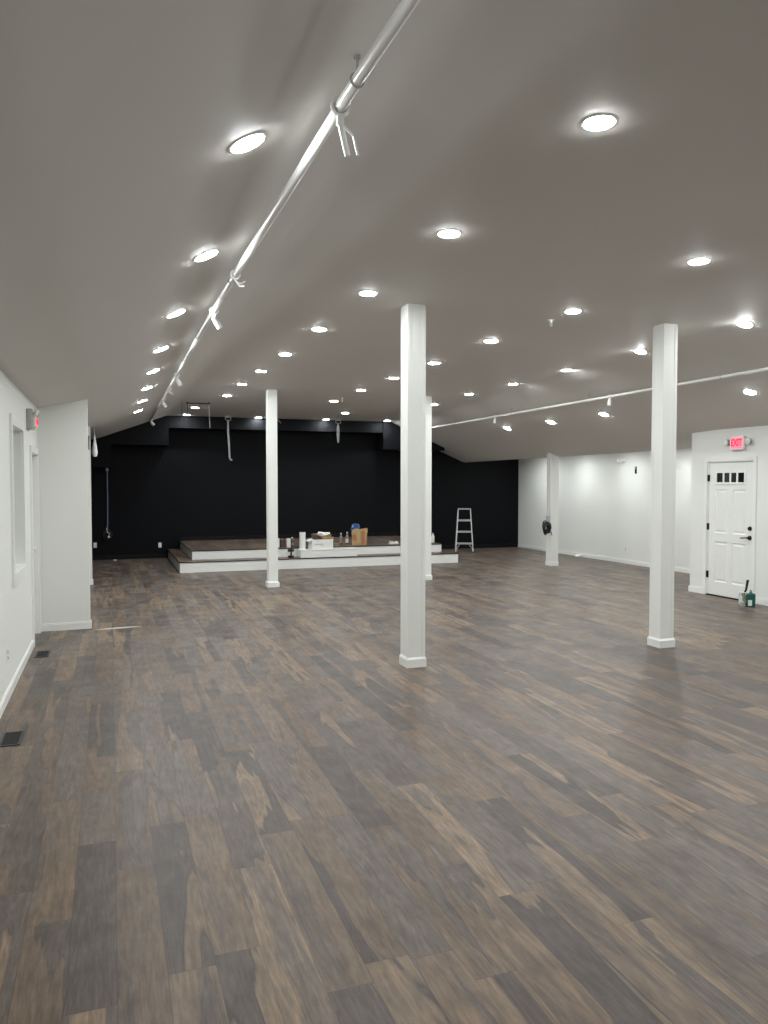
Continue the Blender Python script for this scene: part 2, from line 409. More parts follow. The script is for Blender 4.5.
# ------------------------------------------------------------ exit door
SX = XD + .012    # slab face, facing -X
def grid_slab(name, ylines, zlines, panels, parent=None):
    """door leaf whose panels are sunk and then raised again in the middle"""
    m = MB(); bm = m.bm
    V = {}
    def v(y, z, d=0.0):
        k = (round(y, 4), round(z, 4), round(d, 4))
        if k not in V: V[k] = bm.verts.new((SX + d, y, z))
        return V[k]
    for i in range(len(ylines) - 1):
        for k in range(len(zlines) - 1):
            y0, y1, z0, z1 = ylines[i], ylines[i + 1], zlines[k], zlines[k + 1]
            p = panels.get((i, k))
            if not p:
                bm.faces.new((v(y0, z0), v(y1, z0), v(y1, z1), v(y0, z1))); continue
            rings = [(0, 0.0), (.014, .010), (.030, .010), (.045, .002)] if p == 'raised' else [(0, 0.0), (.001, .02)]
            prev = None
            for ins, dep in rings:
                cur = [v(y0 + ins, z0 + ins, dep), v(y1 - ins, z0 + ins, dep), v(y1 - ins, z1 - ins, dep), v(y0 + ins, z1 - ins, dep)]
                if prev:
                    for q in range(4): bm.faces.new((prev[q], prev[(q + 1) % 4], cur[(q + 1) % 4], cur[q]))
                prev = cur
            bm.faces.new(prev)
    Y0, Y1, Z0, Z1 = ylines[0], ylines[-1], zlines[0], zlines[-1]
    o = MB.build(m, name, M['door'], parent)
    return o
a, b2 = EY0 + .012, EY1 - .012
yl = [a, a + .13, a + .38, a + .475, a + .725, b2]
zl = [.02, .22, .83, .96, 1.62, EZ1 - .012]
pan = {(i, k): 'raised' for i in (1, 3) for k in (1, 3)}
d2 = grid_slab('door_2', yl, zl, pan); struct(d2, 'white panelled exit door with four small panes')
box_obj('door_core', (SX + .011, a, .02), (SX + .045, b2, EZ1 - .012), M['door'], d2)
wf = MB(); wy0, wy1, wz0, wz1 = a + .16, a + .69, 1.725, 1.865
wf.box((SX - .012, wy0 - .03, wz1), (SX + .005, wy1 + .03, wz1 + .03), bev=.003).box((SX - .012, wy0 - .03, wz0 - .03), (SX + .005, wy1 + .03, wz0), bev=.003)
wf.box((SX - .012, wy0 - .03, wz0), (SX + .005, wy0, wz1)).box((SX - .012, wy1, wz0), (SX + .005, wy1 + .03, wz1))
for k in range(1, 4):
    yy = wy0 + (wy1 - wy0) * k / 4; wf.box((SX - .010, yy - .016, wz0), (SX + .005, yy + .016, wz1))
lf = wf.build('window_frame', M['trim'], d2)
for k in range(4):
    y0 = wy0 + (wy1 - wy0) * k / 4 + (.016 if k else 0); y1 = wy0 + (wy1 - wy0) * (k + 1) / 4 - (.016 if k < 3 else 0)
    box_obj('pane', (SX - .004, y0, wz0), (SX + .001, y1, wz1), M['glassdark'], lf)
cs = MB(); cw = .065
for p0, p1 in (((XD - .018, EY0 - cw, 0), (XD, EY0 - .004, EZ1 + cw)), ((XD - .018, EY1 + .004, 0), (XD, EY1 + cw, EZ1 + cw)), ((XD - .018, EY0 - .004, EZ1 + .004), (XD, EY1 + .004, EZ1 + cw))):
    cs.box(p0, p1, bev=.003)
cs.box((XD, EY0, 0), (XD + .12, EY0 + .01, EZ1)).box((XD, EY1 - .01, 0), (XD + .12, EY1, EZ1)).box((XD, EY0, EZ1 - .008), (XD + .12, EY1, EZ1))
cs.build('door_casing', M['trim'], d2)
box_obj('threshold', (XD - .01, EY0 + .01, 0), (XD + .1, EY1 - .01, .018), M['blackmetal'], d2)
for hz in (.27, 1.0, 1.74):
    MB().cyl((XD - .004, EY1 - .006, hz), (XD - .004, EY1 - .006, hz + .10), .009, n=12).box((XD - .001, EY1 - .03, hz), (XD + .013, EY1 - .01, hz + .1)).build('hinge', M['blackmetal'], d2)
hy = EY0 + .055
MB().cyl((SX, hy, 1.06), (SX - .02, hy, 1.06), .032, .028).cyl((SX - .02, hy, 1.06), (SX - .03, hy, 1.06), .014).build('deadbolt', M['blackmetal'], d2, smooth=True)
MB().cyl((SX, hy, .925), (SX - .018, hy, .925), .034, .03).cyl((SX - .018, hy, .925), (SX - .055, hy, .925), .012).tube([(SX - .05, hy, .925), (SX - .052, hy + .04, .926), (SX - .05, hy + .085, .92), (SX - .048, hy + .13, .915)], .009, 10).build('door_handle', M['blackmetal'], d2, smooth=True)

# ------------------------------------------------------------ columns
def column(name, cx, cy, label, wd=.166, pw=.198, ph=.095):
    zt = min(zc(cx + sx * wd / 2, cy + sy * wd / 2) for sx in (-1, 1) for sy in (-1, 1))
    root = thing('column', label, 'column', (cx, cy, 0), 0, 'white square columns')
    h = wd / 2; r = .014
    tops = lambda x, y: zc(cx + x, cy + y) + .004
    sh = MB(); sh.hexa([(-h, -h, 0), (h, -h, 0), (h, h, 0), (-h, h, 0)], [(-h, -h, tops(-h, -h)), (h, -h, tops(h, -h)), (h, h, tops(h, h)), (-h, h, tops(-h, h))])
    bmesh.ops.bevel(sh.bm, geom=[e for e in sh.bm.edges if abs(e.verts[0].co.z - e.verts[1].co.z) > .5], offset=.004, segments=2, affect='EDGES')
    s = sh.build('shaft', M['wall'], root)
    # corner boards
    for sx in (-1, 1):
        for sy in (-1, 1):
            x, y = sx * h, sy * h; t = .003; L_ = .03
            cb = MB()
            cb.box((min(x - sx * L_, x + sx * t), min(y, y + sy * t), ph - .02), (max(x - sx * L_, x + sx * t), max(y, y + sy * t), zt - .02))
            cb.box((min(x, x + sx * t), min(y - sy * L_, y), ph - .02), (max(x, x + sx * t), max(y - sy * L_, y), zt - .02))
            cb.build('corner_bead', M['wall'], root)
    b = MB(); g = pw / 2
    b.box((-g, -g, 0), (g, g, ph - .018), bev=.002)
    b.hexa([(-g, -g, ph - .018), (g, -g, ph - .018), (g, g, ph - .018), (-g, g, ph - .018)], [(-h - .004, -h - .004, ph), (h + .004, -h - .004, ph), (h + .004, h + .004, ph), (-h - .004, h + .004, ph)])
    b.build('base_trim', M['trim'], root)
    return root
column('A', 2.645, 6.605, 'large white square column nearest the camera, in the middle of the floor', .172)
column('E', 5.42, 6.525, 'white square column on the right, in front of the exit door wall')
column('B', 2.50, 12.50, 'white square column standing in front of the left half of the stage', .150)
column('C', 5.245, 12.52, 'white column half hidden behind the nearest middle column')
column('D', 8.645, 13.79, 'short white column by the right wall with a cable coil on it', .176)

# ------------------------------------------------------------ recessed lights
LR = .068
def make_light():
    root = thing('recessed_light', '', 'ceiling light', (0, 0, 0), 0, 'recessed ceiling lights')
    MB().lathe([(LR - .004, -.001), (LR, -.005), (LR + .008, -.005), (LR + .017, -.002), (LR + .018, .004)], n=36).build('trim_ring', M['metalwhite'], root, smooth=True)
    MB().lathe([(LR, -.005), (LR * .99, -.0068), (LR * .95, -.0085), (LR * .6, -.0105), (.001, -.011)], n=36).build('lens', M['lens'], root, smooth=True)
    return root
RL = {
 'left': [(.516, 3.033), (.542, 4.626), (.489, 6.145), (.47, 7.709), (.467, 9.14), (.466, 10.669), (.459, 12.204), (.452, 13.817)],
 'r1': [(2.104, 2.993), (2.104, 4.626), (2.101, 6.293), (2.067, 7.807), (2.03, 9.297), (1.985, 10.65), (1.932, 11.958), (1.917, 13.482), (1.601, 15.725), (1.585, 17.347)],
 'r2': [(4.10, 3.0), (4.096, 4.577), (4.15, 6.288), (4.073, 7.802), (4.028, 9.322), (3.971, 10.679), (3.899, 12.046), (3.908, 13.699), (3.2, 15.75), (3.201, 17.515)],
 'r3': [(6.1, 3.0), (6.1, 4.6), (6.094, 6.145), (6.07, 7.753), (6.028, 9.268), (5.97, 10.689), (5.826, 11.963), (5.901, 13.649), (4.777, 15.843), (4.788, 17.47), (6.29, 15.8), (6.268, 17.337)],
 'right': [(7.55, 4.5), (7.55, 6.0), (7.553, 7.517), (7.51, 9.0), (7.467, 10.409), (7.399, 11.869), (7.423, 13.522)],
}
ordn = ['first', 'second', 'third', 'fourth', 'fifth', 'sixth', 'seventh', 'eighth']
rowtxt = {'left': 'round light of the row on the left ceiling slope', 'r1': 'round ceiling light of the row left of the nearest column',
          'r2': 'round ceiling light of the row passing right of the nearest column', 'r3': 'round ceiling light of the row ending upper right', 'right': 'round light of the row on the right ceiling slope'}
first_vis = {'left': 0, 'r1': 0, 'r2': 1, 'r3': 2, 'right': 2}
special = {('r1', 8): 'round ceiling light beside the hanging black bar at the stage', ('r1', 9): 'round ceiling light nearest the black wall at the left of the stage',
 ('r2', 8): 'round ceiling light hidden behind the left column at the stage', ('r2', 9): 'round ceiling light by the black band just left of the thin white column',
 ('r3', 8): 'round ceiling light over the middle of the stage, second from the black wall', ('r3', 9): 'round ceiling light over the middle of the stage nearest the black wall',
 ('r3', 10): 'round ceiling light over the stage hidden behind the nearest column', ('r3', 11): 'round ceiling light over the right end of the stage left of the nearest column',
 ('right', 3): 'round light on the right slope hidden behind the right column'}
proto_light = make_light(); used = False
def slope_rot(x, y):
    e = .02; dx = (zc(x + e, y) - zc(x - e, y)) / (2 * e); return (0, -math.atan(dx), 0)
def put_light(x, y, label, group='recessed ceiling lights'):
    global used
    z = zc(x, y)
    if not used:
        used = True; proto_light.location = (x, y, z); proto_light.rotation_euler = slope_rot(x, y); proto_light['label'] = label; proto_light['group'] = group
    else: dup(proto_light, (x, y, z), label, slope_rot(x, y), group)
for k, pts in RL.items():
    for i, (x, y) in enumerate(pts):
        if (k, i) in special: lab = special[(k, i)]
        elif i < first_vis[k]: lab = 'round recessed ceiling light outside the picture'
        else:
            n_ = i - first_vis[k]
            if k == 'right' and i > 3: n_ = i - 3
            lab = ordn[n_] + ' nearest ' + rowtxt[k]
        put_light(x, y, lab, 'recessed lights beyond the picture' if 'outside' in lab else 'recessed ceiling lights')
for x, ys_ in ((.52, (1.5,)), (2.1, (1.4,)), (4.1, (1.4,)), (6.1, (1.4,)), (7.55, (2.9, 1.3))):
    for y in ys_: put_light(x, y, 'round recessed ceiling light outside the picture', 'recessed lights beyond the picture')
for y in (11.62, 13.4, 15.05, 16.65):
    put_light(9.62, y, 'round recessed light in the low ceiling strip washing the right wall', 'lights of the low ceiling strip')

# ------------------------------------------------------------ ceiling pipes with spot heads
def pipe_run(name, label, path, z, Y0, Y1, r, joints, hangers):
    X0 = lerp(Y0, path); fx = lambda y: lerp(y, path) - X0
    root = thing(name, label, 'ceiling pipe', (X0, Y0, z))
    stops = [Y0] + [y for y, _ in path if Y0 < y < Y1] + [Y1]
    MB().tube([(fx(y), y - Y0, 0) for y in stops], r, 24).build('tube', M['metalwhite'], root, smooth=True)
    for y in joints:
        MB().cyl((fx(y), y - Y0 - .005, 0), (fx(y), y - Y0 + .005, 0), r * 1.06, n=24).build('coupling', M['greymetal'], root, smooth=True)
    for y in hangers:
        zt = zc(X0 + fx(y), y) - z; x = fx(y)
        MB().cyl((x, y - Y0, r * .5), (x, y - Y0, zt - .004), .005, n=8).cyl((x, y - Y0, zt - .006), (x, y - Y0, zt + .002), .013, n=16).torus((x, y - Y0, 0), r + .003, .003, 'Y', 24, 6).build('hanger', M['greymetal'], root, smooth=True)
    return root
PATH = [(-2.55, .85), (2.1, .826), (2.6, .812), (5.2, .792), (7.5, .792), (12.0, .815), (17.6, .832)]
pipe_run('ceiling_pipe', 'long white round pipe along the left ceiling slope carrying spot heads', PATH, 3.085, -2.55, 17.6, .0215, [-1.2, 5.75, 9.0, 12.1, 15.2], [-.5, 2.55, 5.3, 7.4, 9.8, 12.2, 14.6, 17.0])
pipe_run('ceiling_pipe', 'thin white pipe crossing the right ceiling slope towards the stage', [(0, 6.80), (10, 6.80)], 2.962, -2.55, 16.4, .019, [-1.2, 2.0, 5.1, 8.2, 11.3, 14.4], [-.5, 2.2, 4.8, 7.2, 9.9, 12.2, 14.6, 16.1])
def spot(X, Y, z, r, label, ang, tilt, L_=.14, hr=.024, group='spot heads on the ceiling pipes'):
    root = thing('spot_head', label, 'spotlight', (X, Y, z), 0, group)
    MB().torus((0, 0, 0), r + .008, .008, 'Y', 24, 8).box((-.012, -.012, -r - .045), (.012, .012, -r - .008)).build('clamp', M['metalwhite'], root, smooth=True)
    p = Vector((0, 0, -r - .04)); d = Vector((math.sin(tilt) * math.cos(ang), math.sin(tilt) * math.sin(ang), -math.cos(tilt))).normalized()
    MB().cyl(p - d * .01, p + d * (L_ * .45), hr * .9, hr).cyl(p + d * (L_ * .45), p + d * L_, hr).build('lamp_can', M['metalwhite'], root, smooth=True)
    MB().cyl(p + d * (L_ - .004), p + d * (L_ + .002), hr * .8).build('lamp_lens', M['greymetal'], root, smooth=True)
    s = Vector((.055 if L_ > .1 else .035, .03, .0)); MB().tube([p + s * .2, p + s + d * .02, p + s + d * (L_ * .8)], .005, 8).build('yoke_arm', M['metalwhite'], root, smooth=True)
    return root
PX, PZ = .835, 3.085
spot(lerp(2.75, PATH), 2.75, PZ, .0215, 'nearest white spot head on the left pipe, at the top of the picture', .5, .35, .11, .011)
spot(lerp(6.27, PATH), 6.27, PZ, .0215, 'second white spot head along the left pipe, pointing down right', .5, .65, .085, .020)
spot(lerp(10.05, PATH), 10.05, PZ, .0215, 'third white spot head along the left pipe', .6, .6, .085, .024)
spot(lerp(13.0, PATH), 13.0, PZ, .0215, 'fourth white spot head along the left pipe, far back', .6, .7, .08, .026)
spot(lerp(17.2, PATH), 17.2, PZ, .0215, 'farthest white spot head of the left pipe, by the black wall', .2, .8, .08, .03)
for y, lab in ((5.15, 'small white clamp bracket on the left pipe between the two nearest spot heads'), (11.6, 'small white clamp bracket far along the left pipe')):
    root = thing('pipe_bracket', lab, 'bracket', (lerp(y, PATH), y, PZ), 0)
    MB().torus((0, 0, 0), .028, .007, 'Y', 24, 8).build('clamp_ring', M['metalwhite'], root, smooth=True)
    MB().tube([(0, 0, -.035), (.03, .01, -.07), (.06, .0, -.07)], .007).tube([(.0, 0, -.04), (.04, .04, -.045), (.07, .04, -.03)], .006).build('bracket_arm', M['metalwhite'], root, smooth=True)
spot(6.80, 9.35, 2.962, .019, 'white spot head hanging from the right pipe left of the right column', 3.6, .15, .075, .024)
spot(6.80, 12.85, 2.962, .019, 'small white spot head on the right pipe nearest the stage', 3.6, .15, .07, .026)
for x, y, lab in ((4.162, 6.691, 'tiny white sprinkler on the ceiling between two rows of lights'), (3.911, 13.187, 'tiny white sprinkler on the ceiling near the stage')):
    z = zc(x, y); root = thing('sprinkler', lab, 'sprinkler', (x, y, z))
    MB().cyl((0, 0, -.006), (0, 0, .001), .035).cyl((0, 0, -.03), (0, 0, -.006), .012).build('escutcheon', M['metalwhite'], root, smooth=True)
    MB().tube([(-.014, 0, -.03), (-.016, 0, -.045), (0, 0, -.06)], .003).tube([(.014, 0, -.03), (.016, 0, -.045), (0, 0, -.06)], .003).cyl((0, 0, -.064), (0, 0, -.06), .016).build('deflector', M['greymetal'], root)

# ------------------------------------------------------------ stage
def stage():
    sx0, sx1, tx0, tx1 = 1.22, 7.06, 1.49, 6.85
    root = thing('stage', 'low two-tier stage with white risers and wood plank top', 'stage', (1.22, 15.0, 0))
    O = (1.22, 15.0, 0)
    MB().box((sx0, 15.0, 0), (sx1, YB - .002, .192)).build('lower_riser', M['trim'], root, offset=O)
    MB().box((sx0 - .006, 14.994, .192), (sx1 + .006, YB - .002, .204)).build('lower_tread', M['floor'], root, offset=O)
    MB().box((sx0 - .014, 14.986, .190), (sx1 + .014, 14.994, .205)).box((sx0 - .014, 14.994, .190), (sx0 - .006, YB - .01, .205)).box((sx1 + .006, 14.994, .190), (sx1 + .014, YB - .01, .205)).build('lower_nosing', M['blacktrim'], root, offset=O)
    MB().box((tx0, 15.42, .204), (tx1, YB - .002, .372)).build('upper_riser', M['trim'], root, offset=O)
    MB().box((tx0 - .006, 15.414, .372), (tx1 + .006, YB - .002, .384)).build('upper_tread', M['floor'], root, offset=O)
    MB().box((tx0 - .014, 15.406, .370), (tx1 + .014, 15.414, .385)).box((tx0 - .014, 15.414, .370), (tx0 - .006, YB - .01, .385)).box((tx1 + .006, 15.414, .370), (tx1 + .014, YB - .01, .385)).build('upper_nosing', M['blacktrim'], root, offset=O)
    struct(MB().box((tx0 + .01, YB - .016, .3845), (tx1, YB - .002, .47)).build('trim_5', M['blacktrim']))
stage()
root = thing('step_box', 'white loose step box standing against the middle of the upper stage riser', 'step', (3.60, 15.06, .204))
O = root.location
MB().box((3.60, 15.08, .205), (4.80, 15.40, .352), bev=.003).build('box_body', M['trim'], root, offset=O)
MB().box((3.59, 15.07, .352), (4.81, 15.405, .366), bev=.002).build('box_top', M['trim'], root, offset=O)

# things on the stage
Zs, Zu = .3665, .3845
def roll():
    r = thing('paper_roll', 'tall white roll of paper standing left of the white storage box', 'paper roll', (3.675, 15.25, Zs))
    MB().lathe([(.062, 0), (.062, .345), (.03, .347), (.028, .33)], n=32).build('paper', M['paper'], r, smooth=True)
    MB().lathe([(.024, .0), (.027, .348), (.022, .348), (.02, .2)], n=20).build('core_tube', M['cardboard'], r, smooth=True)
roll()
def storage():
    r = thing('storage_box', 'white box heaped with packaging on the step box', 'box', (4.055, 15.24, Zs), .03)
    m = MB(); w_, d_, h_, t = .225, .14, .20, .006
    for p0, p1 in (((-w_, -d_, 0), (w_, d_, t)), ((-w_, -d_, t), (w_, -d_ + t, h_)), ((-w_, d_ - t, t), (w_, d_, h_)), ((-w_, -d_ + t, t), (-w_ + t, d_ - t, h_)), ((w_ - t, -d_ + t, t), (w_, d_ - t, h_))): m.box(p0, p1)
    m.build('carton', M['paper'], r)
    for nm, p0, p1, ry in (('flap', (-w_ - .07, -d_, h_ - .02), (-w_ + .02, d_, h_ - .014), -.5), ('flap', (w_ - .1, -.1, h_ - .0), (w_ + .0, d_, h_ + .006), .5)):
        MB().box(p0, p1, rot=Matrix.Rotation(ry, 3, 'Y')).build(nm, M['paper'] if ry < 0 else M['cardboard'], r)
    MB().box((-.17, -.142, .10), (.02, -.1402, .112)).box((-.04, -.142, .07), (.02, -.1402, .077)).build('printed_label', M['greymetal'], r)
storage()
def crumple(name, c, s, seed, mt, label, cat, sub=2, flat=1.0):
    rnd = random.Random(seed); m = MB()
    bmesh.ops.create_icosphere(m.bm, subdivisions=sub, radius=1.0)
    for v in m.bm.verts:
        k = .5 + .8 * rnd.random(); v.co = Vector((v.co.x * s[0] * k, v.co.y * s[1] * k, v.co.z * s[2] * k))
    zm = min(v.co.z for v in m.bm.verts)
    for v in m.bm.verts: v.co.z -= zm
    o = m.build(name, mt); o.location = c
    return tag(o, label, cat)
o = MB().box((-.13, -.10, 0), (.13, .10, .07), bev=.004).box((-.12, -.03, .07), (.1, -.026, .12), rot=Matrix.Rotation(.5, 3, 'X')).build('cardboard_box', M['cardboard']); o.location = (4.17, 15.25, Zs + .185); o.rotation_euler = (.0, .12, .3); tag(o, 'flattened brown cardboard packaging on top of the white storage box', 'cardboard')
crumple('crumpled_paper', (4.09, 15.22, Zs + .26), (.14, .09, .045), 3, M['paper'], 'crumpled white paper on top of the heap in the storage box', 'paper')
crumple('crumpled_bag', (3.96, 15.24, Zs + .195), (.11, .09, .06), 5, M['brown'], 'dark crumpled wrapping at the left of the storage box heap', 'wrapping')
def bag():
    r = thing('paper_bag', 'brown printed paper bag with blue film sticking out, on the stage', 'bag', (5.07, 15.80, Zu), -.35)
    m = MB(); w_, d_, h_ = .15, .10, .32
    b = [(-w_, -d_, 0), (w_, -d_, 0), (w_, d_, 0), (-w_, d_, 0)]; tp = [(-w_ - .01, -d_, h_ + .02), (w_ + .03, -d_ - .02, h_ + .04), (w_ + .02, d_, h_), (-w_, d_, h_ + .01)]
    bm = m.bm; vb = [bm.verts.new(p) for p in b]; vt = [bm.verts.new(p) for p in tp]; bm.faces.new(vb)
    for i in range(4): bm.faces.new((vb[i], vb[(i + 1) % 4], vt[(i + 1) % 4], vt[i]))
    bmesh.ops.subdivide_edges(bm, edges=bm.edges[:], cuts=3, use_grid_fill=True)
    rnd = random.Random(2)
    for v in bm.verts:
        if .03 < v.co.z: v.co += Vector((rnd.uniform(-1, 1), rnd.uniform(-.6, 1), rnd.uniform(-1, 1))) * .013
    bmesh.ops.solidify(bm, geom=bm.faces[:], thickness=.003)
    m.build('bag_body', M['kraft'], r)
    MB().box((.05, -d_ - .022, .03), (.125, -d_ - .018, .30)).build('orange_print', M['orange'], r)
    MB().box((-.045, -d_ - .021, .05), (.03, -d_ - .017, .29)).build('yellow_print', M['olive'], r)
    MB().box((-.125, -d_ - .019, .10), (-.07, -d_ - .015, .22)).build('red_print', M['orange'], r)
bag()
crumple('plastic_film', (4.98, 15.79, Zu + .26), (.11, .07, .11), 9, M['blue'], 'blue crumpled plastic film sticking out of the paper bag', 'plastic film')
def bottle(name, x, y, z, h, r_, mt, cap, label, cat, liq=None, grp=None):
    r = thing(name, label, cat, (x, y, z), 0, grp)
    MB().lathe([(r_ * .9, 0), (r_, .008), (r_, h * .62), (r_ * .85, h * .70), (r_ * .38, h * .84), (r_ * .36, h * .93)], n=24).build('bottle_body', mt, r, smooth=True)
    MB().lathe([(r_ * .45, h * .91), (r_ * .45, h * .99), (r_ * .3, h)], n=20).build('cap', cap, r, smooth=True)
    if liq: MB().lathe([(r_ * 1.01, h * .12), (r_ * 1.01, h * .45)], n=24).build('bottle_label', liq, r, smooth=True)
    return r
bottle('bottle', 4.70, 15.95, Zu, .25, .035, M['clear'], M['paper'], 'clear bottle with white cap, left of the two by the paper bag', 'bottle', M['amber'])
bottle('bottle', 4.84, 15.95, Zu, .27, .035, M['clear'], M['paper'], 'clear bottle standing right beside the paper bag on its left', 'bottle', M['paper'])
bottle('bottle', 6.79, 15.75, Zu, .22, .035, M['paper'], M['greymetal'], 'small pale bottle at the right end of the stage behind the columns', 'bottle')
def can(x, y, z, h, r_, mt, lid, label, name='paint_can', cat='can'):
    r = thing(name, label, cat, (x, y, z))
    MB().lathe([(r_, 0), (r_ * 1.03, .006), (r_, .012), (r_, h - .012), (r_ * 1.03, h - .004), (r_ * .95, h)], n=28).build('can_body', mt, r, smooth=True)
    MB().lathe([(r_ * .9, h - .002), (r_ * .9, h + .004)], n=28).build('lid', lid, r, smooth=True)
    return r
can(3.22, 15.62, Zu, .19, .055, M['paper'], M['greymetal'], 'white can directly right of the left stage column')
can(3.36, 15.72, Zu, .16, .05, M['brown'], M['cardboard'], 'dark can with tan lid between the white cans on the stage')
can(3.46, 15.58, Zu, .18, .042, M['paper'], M['paper'], 'slim white canister in the middle of the small can cluster', 'canister', 'canister')
bottle('bottle', 3.56, 15.70, Zu, .20, .045, M['brown'], M['paper'], 'brown bottle with white cap, rightmost in the can cluster left of the paper roll', 'bottle', M['amber'])
can(4.50, 15.62, Zu, .05, .06, M['amber'], M['cardboard'], 'low tan tub on the stage between the storage box and bottles', 'tub', 'tub')
def drill():
    r = thing('power_drill', 'black cordless drill standing on the lower step left of the step box', 'drill', (3.42, 15.2, .205), .4)
    MB().box((-.05, -.035, 0), (.05, .035, .045), bev=.006).build('battery', M['blackmetal'], r)
    MB().cyl((0, 0, .04), (.015, 0, .13), .019, .017).build('grip', M['cableblack'], r, smooth=True)
    MB().cyl((-.06, 0, .15), (.06, 0, .15), .03).build('motor_body', M['blackmetal'], r, smooth=True)
    MB().cyl((.06, 0, .15), (.11, 0, .15), .02, .012).build('chuck', M['greymetal'], r, smooth=True)
drill()
o = MB().box((-.10, -.05, 0), (.10, .05, .018), bev=.003).box((-.08, -.04, .018), (.11, .05, .045), rot=Matrix.Rotation(.18, 3, 'Y')).box((.06, .0, .018), (.10, .04, .05)).build('paper_pack', M['paper']); o.location = (5.84, 15.75, Zu); tag(o, 'small white packet lying on the stage left of the nearest column', 'packet')

# ------------------------------------------------------------ ladder
def ladder():
    r = thing('step_ladder', 'small aluminium step ladder standing open right of the stage', 'ladder', (8.23, 17.12, 0), -.42)
    H_ = 1.09; bw, tw, lean, back = .215, .15, .22, .55
    def P(s, t): return Vector((s * (bw + (tw - bw) * t), lean * t, H_ * t))
    def Q(s, t): return Vector((s * (bw + .01 + (tw - bw) * t), back + (lean + .06 - back) * t, H_ * t * .985))
    def rail(f, s, w_, d_):
        m = MB(); a, b = f(s, 0), f(s, .985)
        m.hexa([a + Vector((dx * w_, dy * d_, 0)) for dx, dy in ((-1, -1), (1, -1), (1, 1), (-1, 1))], [b + Vector((dx * w_, dy * d_, 0)) for dx, dy in ((-1, -1), (1, -1), (1, 1), (-1, 1))])
        return m
    for s in (-1, 1):
        q = rail(P, s, .012, .03).build('front_rail', M['alu'], r)
        a = P(s, 0); MB().box((a.x - .016, a.y - .034, 0), (a.x + .016, a.y + .034, .03), bev=.003).build('foot', M['cableblack'], q)
        q = rail(Q, s, .009, .015).build('rear_rail', M['alu'], r)
        a = Q(s, 0); MB().box((a.x - .012, a.y - .02, 0), (a.x + .012, a.y + .02, .025), bev=.003).build('foot', M['cableblack'], q)
        a, b = P(s, .02), P(s, .2); MB().tube([a + Vector((-s * .01, 0, .06)), Vector((s * .10, b.y, b.z))], .009, 6).build('brace', M['alu'], r)
        a, b = P(s, .6), Q(s, .6); MB().tube([a, (a + b) / 2 + Vector((0, 0, -.02)), b], .005, 6).build('spreader', M['alu'], r)
    for t in (.215, .48, .735):
        p = P(1, t); MB().box((-p.x + .01, p.y - .04, p.z - .012), (p.x - .01, p.y + .045, p.z + .012), bev=.003).box((-p.x + .01, p.y - .042, p.z - .03), (p.x - .01, p.y - .034, p.z + .01)).build('step', M['alu'], r)
    MB().box((-tw - .015, lean - .05, H_ - .03), (tw + .015, lean + .10, H_), bev=.006).build('top_cap', M['greymetal'], r)
    for t in (.75,):
        a, b = Q(-1, t), Q(1, t); MB().tube([a, b], .008, 6).build('rear_bar', M['alu'], r)
ladder()

# ------------------------------------------------------------ signs, emergency lights
def text_mesh(body, size, mt, parent, mtx, ext=.002):
    cu = bpy.data.curves.new('letters', 'FONT'); cu.body = body; cu.size = size; cu.extrude = ext; cu.align_x = 'CENTER'; cu.align_y = 'CENTER'; cu.offset = .003
    o = bpy.data.objects.new('letters', cu); cu.materials.append(mt); C.objects.link(o)
    bpy.context.view_layer.update()
    me = bpy.data.meshes.new_from_object(o.evaluated_get(bpy.context.evaluated_depsgraph_get()))
    C.objects.unlink(o); bpy.data.objects.remove(o)
    me.transform(mtx)
    q = bpy.data.objects.new('letters', me); C.objects.link(q); q.parent = parent
    return q
def make_exit(loc, facing, label, w_=.26, h_=.20):
    r = thing('exit_sign', label, 'exit sign', loc, facing)
    MB().box((-w_ / 2, -.055, -h_ / 2), (w_ / 2, 0, h_ / 2), bev=.008).build('housing', M['metalwhite'], r)
    MB().box((-w_ / 2 + .02, -.058, -h_ / 2 + .02), (w_ / 2 - .02, -.054, h_ / 2 - .02)).build('face', M['exitface'], r)
    text_mesh('EXIT', .125, M['exitletter'], r, Matrix.Translation((0, -.060, 0)) @ Matrix.Rotation(PI / 2, 4, 'X') @ Matrix.Diagonal((.78, 1.15, 1, 1)))
    for s in (-1, 1):
        cx = s * (w_ / 2 + .065); z = .015
        MB().cyl((s * (w_ / 2 - .01), -.025, z), (cx, -.03, z), .011).cyl((cx, -.005, z), (cx + s * .01, -.06, z), .036, .054, n=24).build('lamp_head', M['greymetal'], r, smooth=True)
        MB().sphere((cx + s * .01, -.06, z), .051, (1, .35, 1)).build('lamp_lens', M['lampglass'], r, smooth=True)
    return r
make_exit((XD, 8.757, 2.295), -PI / 2, 'lit pink-red EXIT sign with two lamp heads above the white exit door')
r = thing('exit_sign', 'lit red EXIT sign seen edge-on on the left wall above the door', 'exit sign', (XL, 8.55, 2.355), PI / 2)
MB().box((-.14, -.055, -.10), (.14, 0, .10), bev=.008).build('housing', M['greymetal'], r)
MB().box((-.10, -.085, -.075), (.12, -.055, .02), bev=.004).build('sign_box', M['metalwhite'], r)
MB().box((-.09, -.088, -.068), (.11, -.084, .013)).build('face', M['exitface'], r)
text_mesh('EXIT', .075, M['exitletter'], r, Matrix.Translation((.01, -.0895, -.027)) @ Matrix.Rotation(PI / 2, 4, 'X'))
for s_ in (-1, 1):
    MB().cyl((s_ * .07, -.05, .06), (s_ * .08, -.075, .07), .010).cyl((s_ * .08, -.07, .07), (s_ * .085, -.10, .06), .024, .032, n=24).build('lamp_head', M['metalwhite'], r, smooth=True)
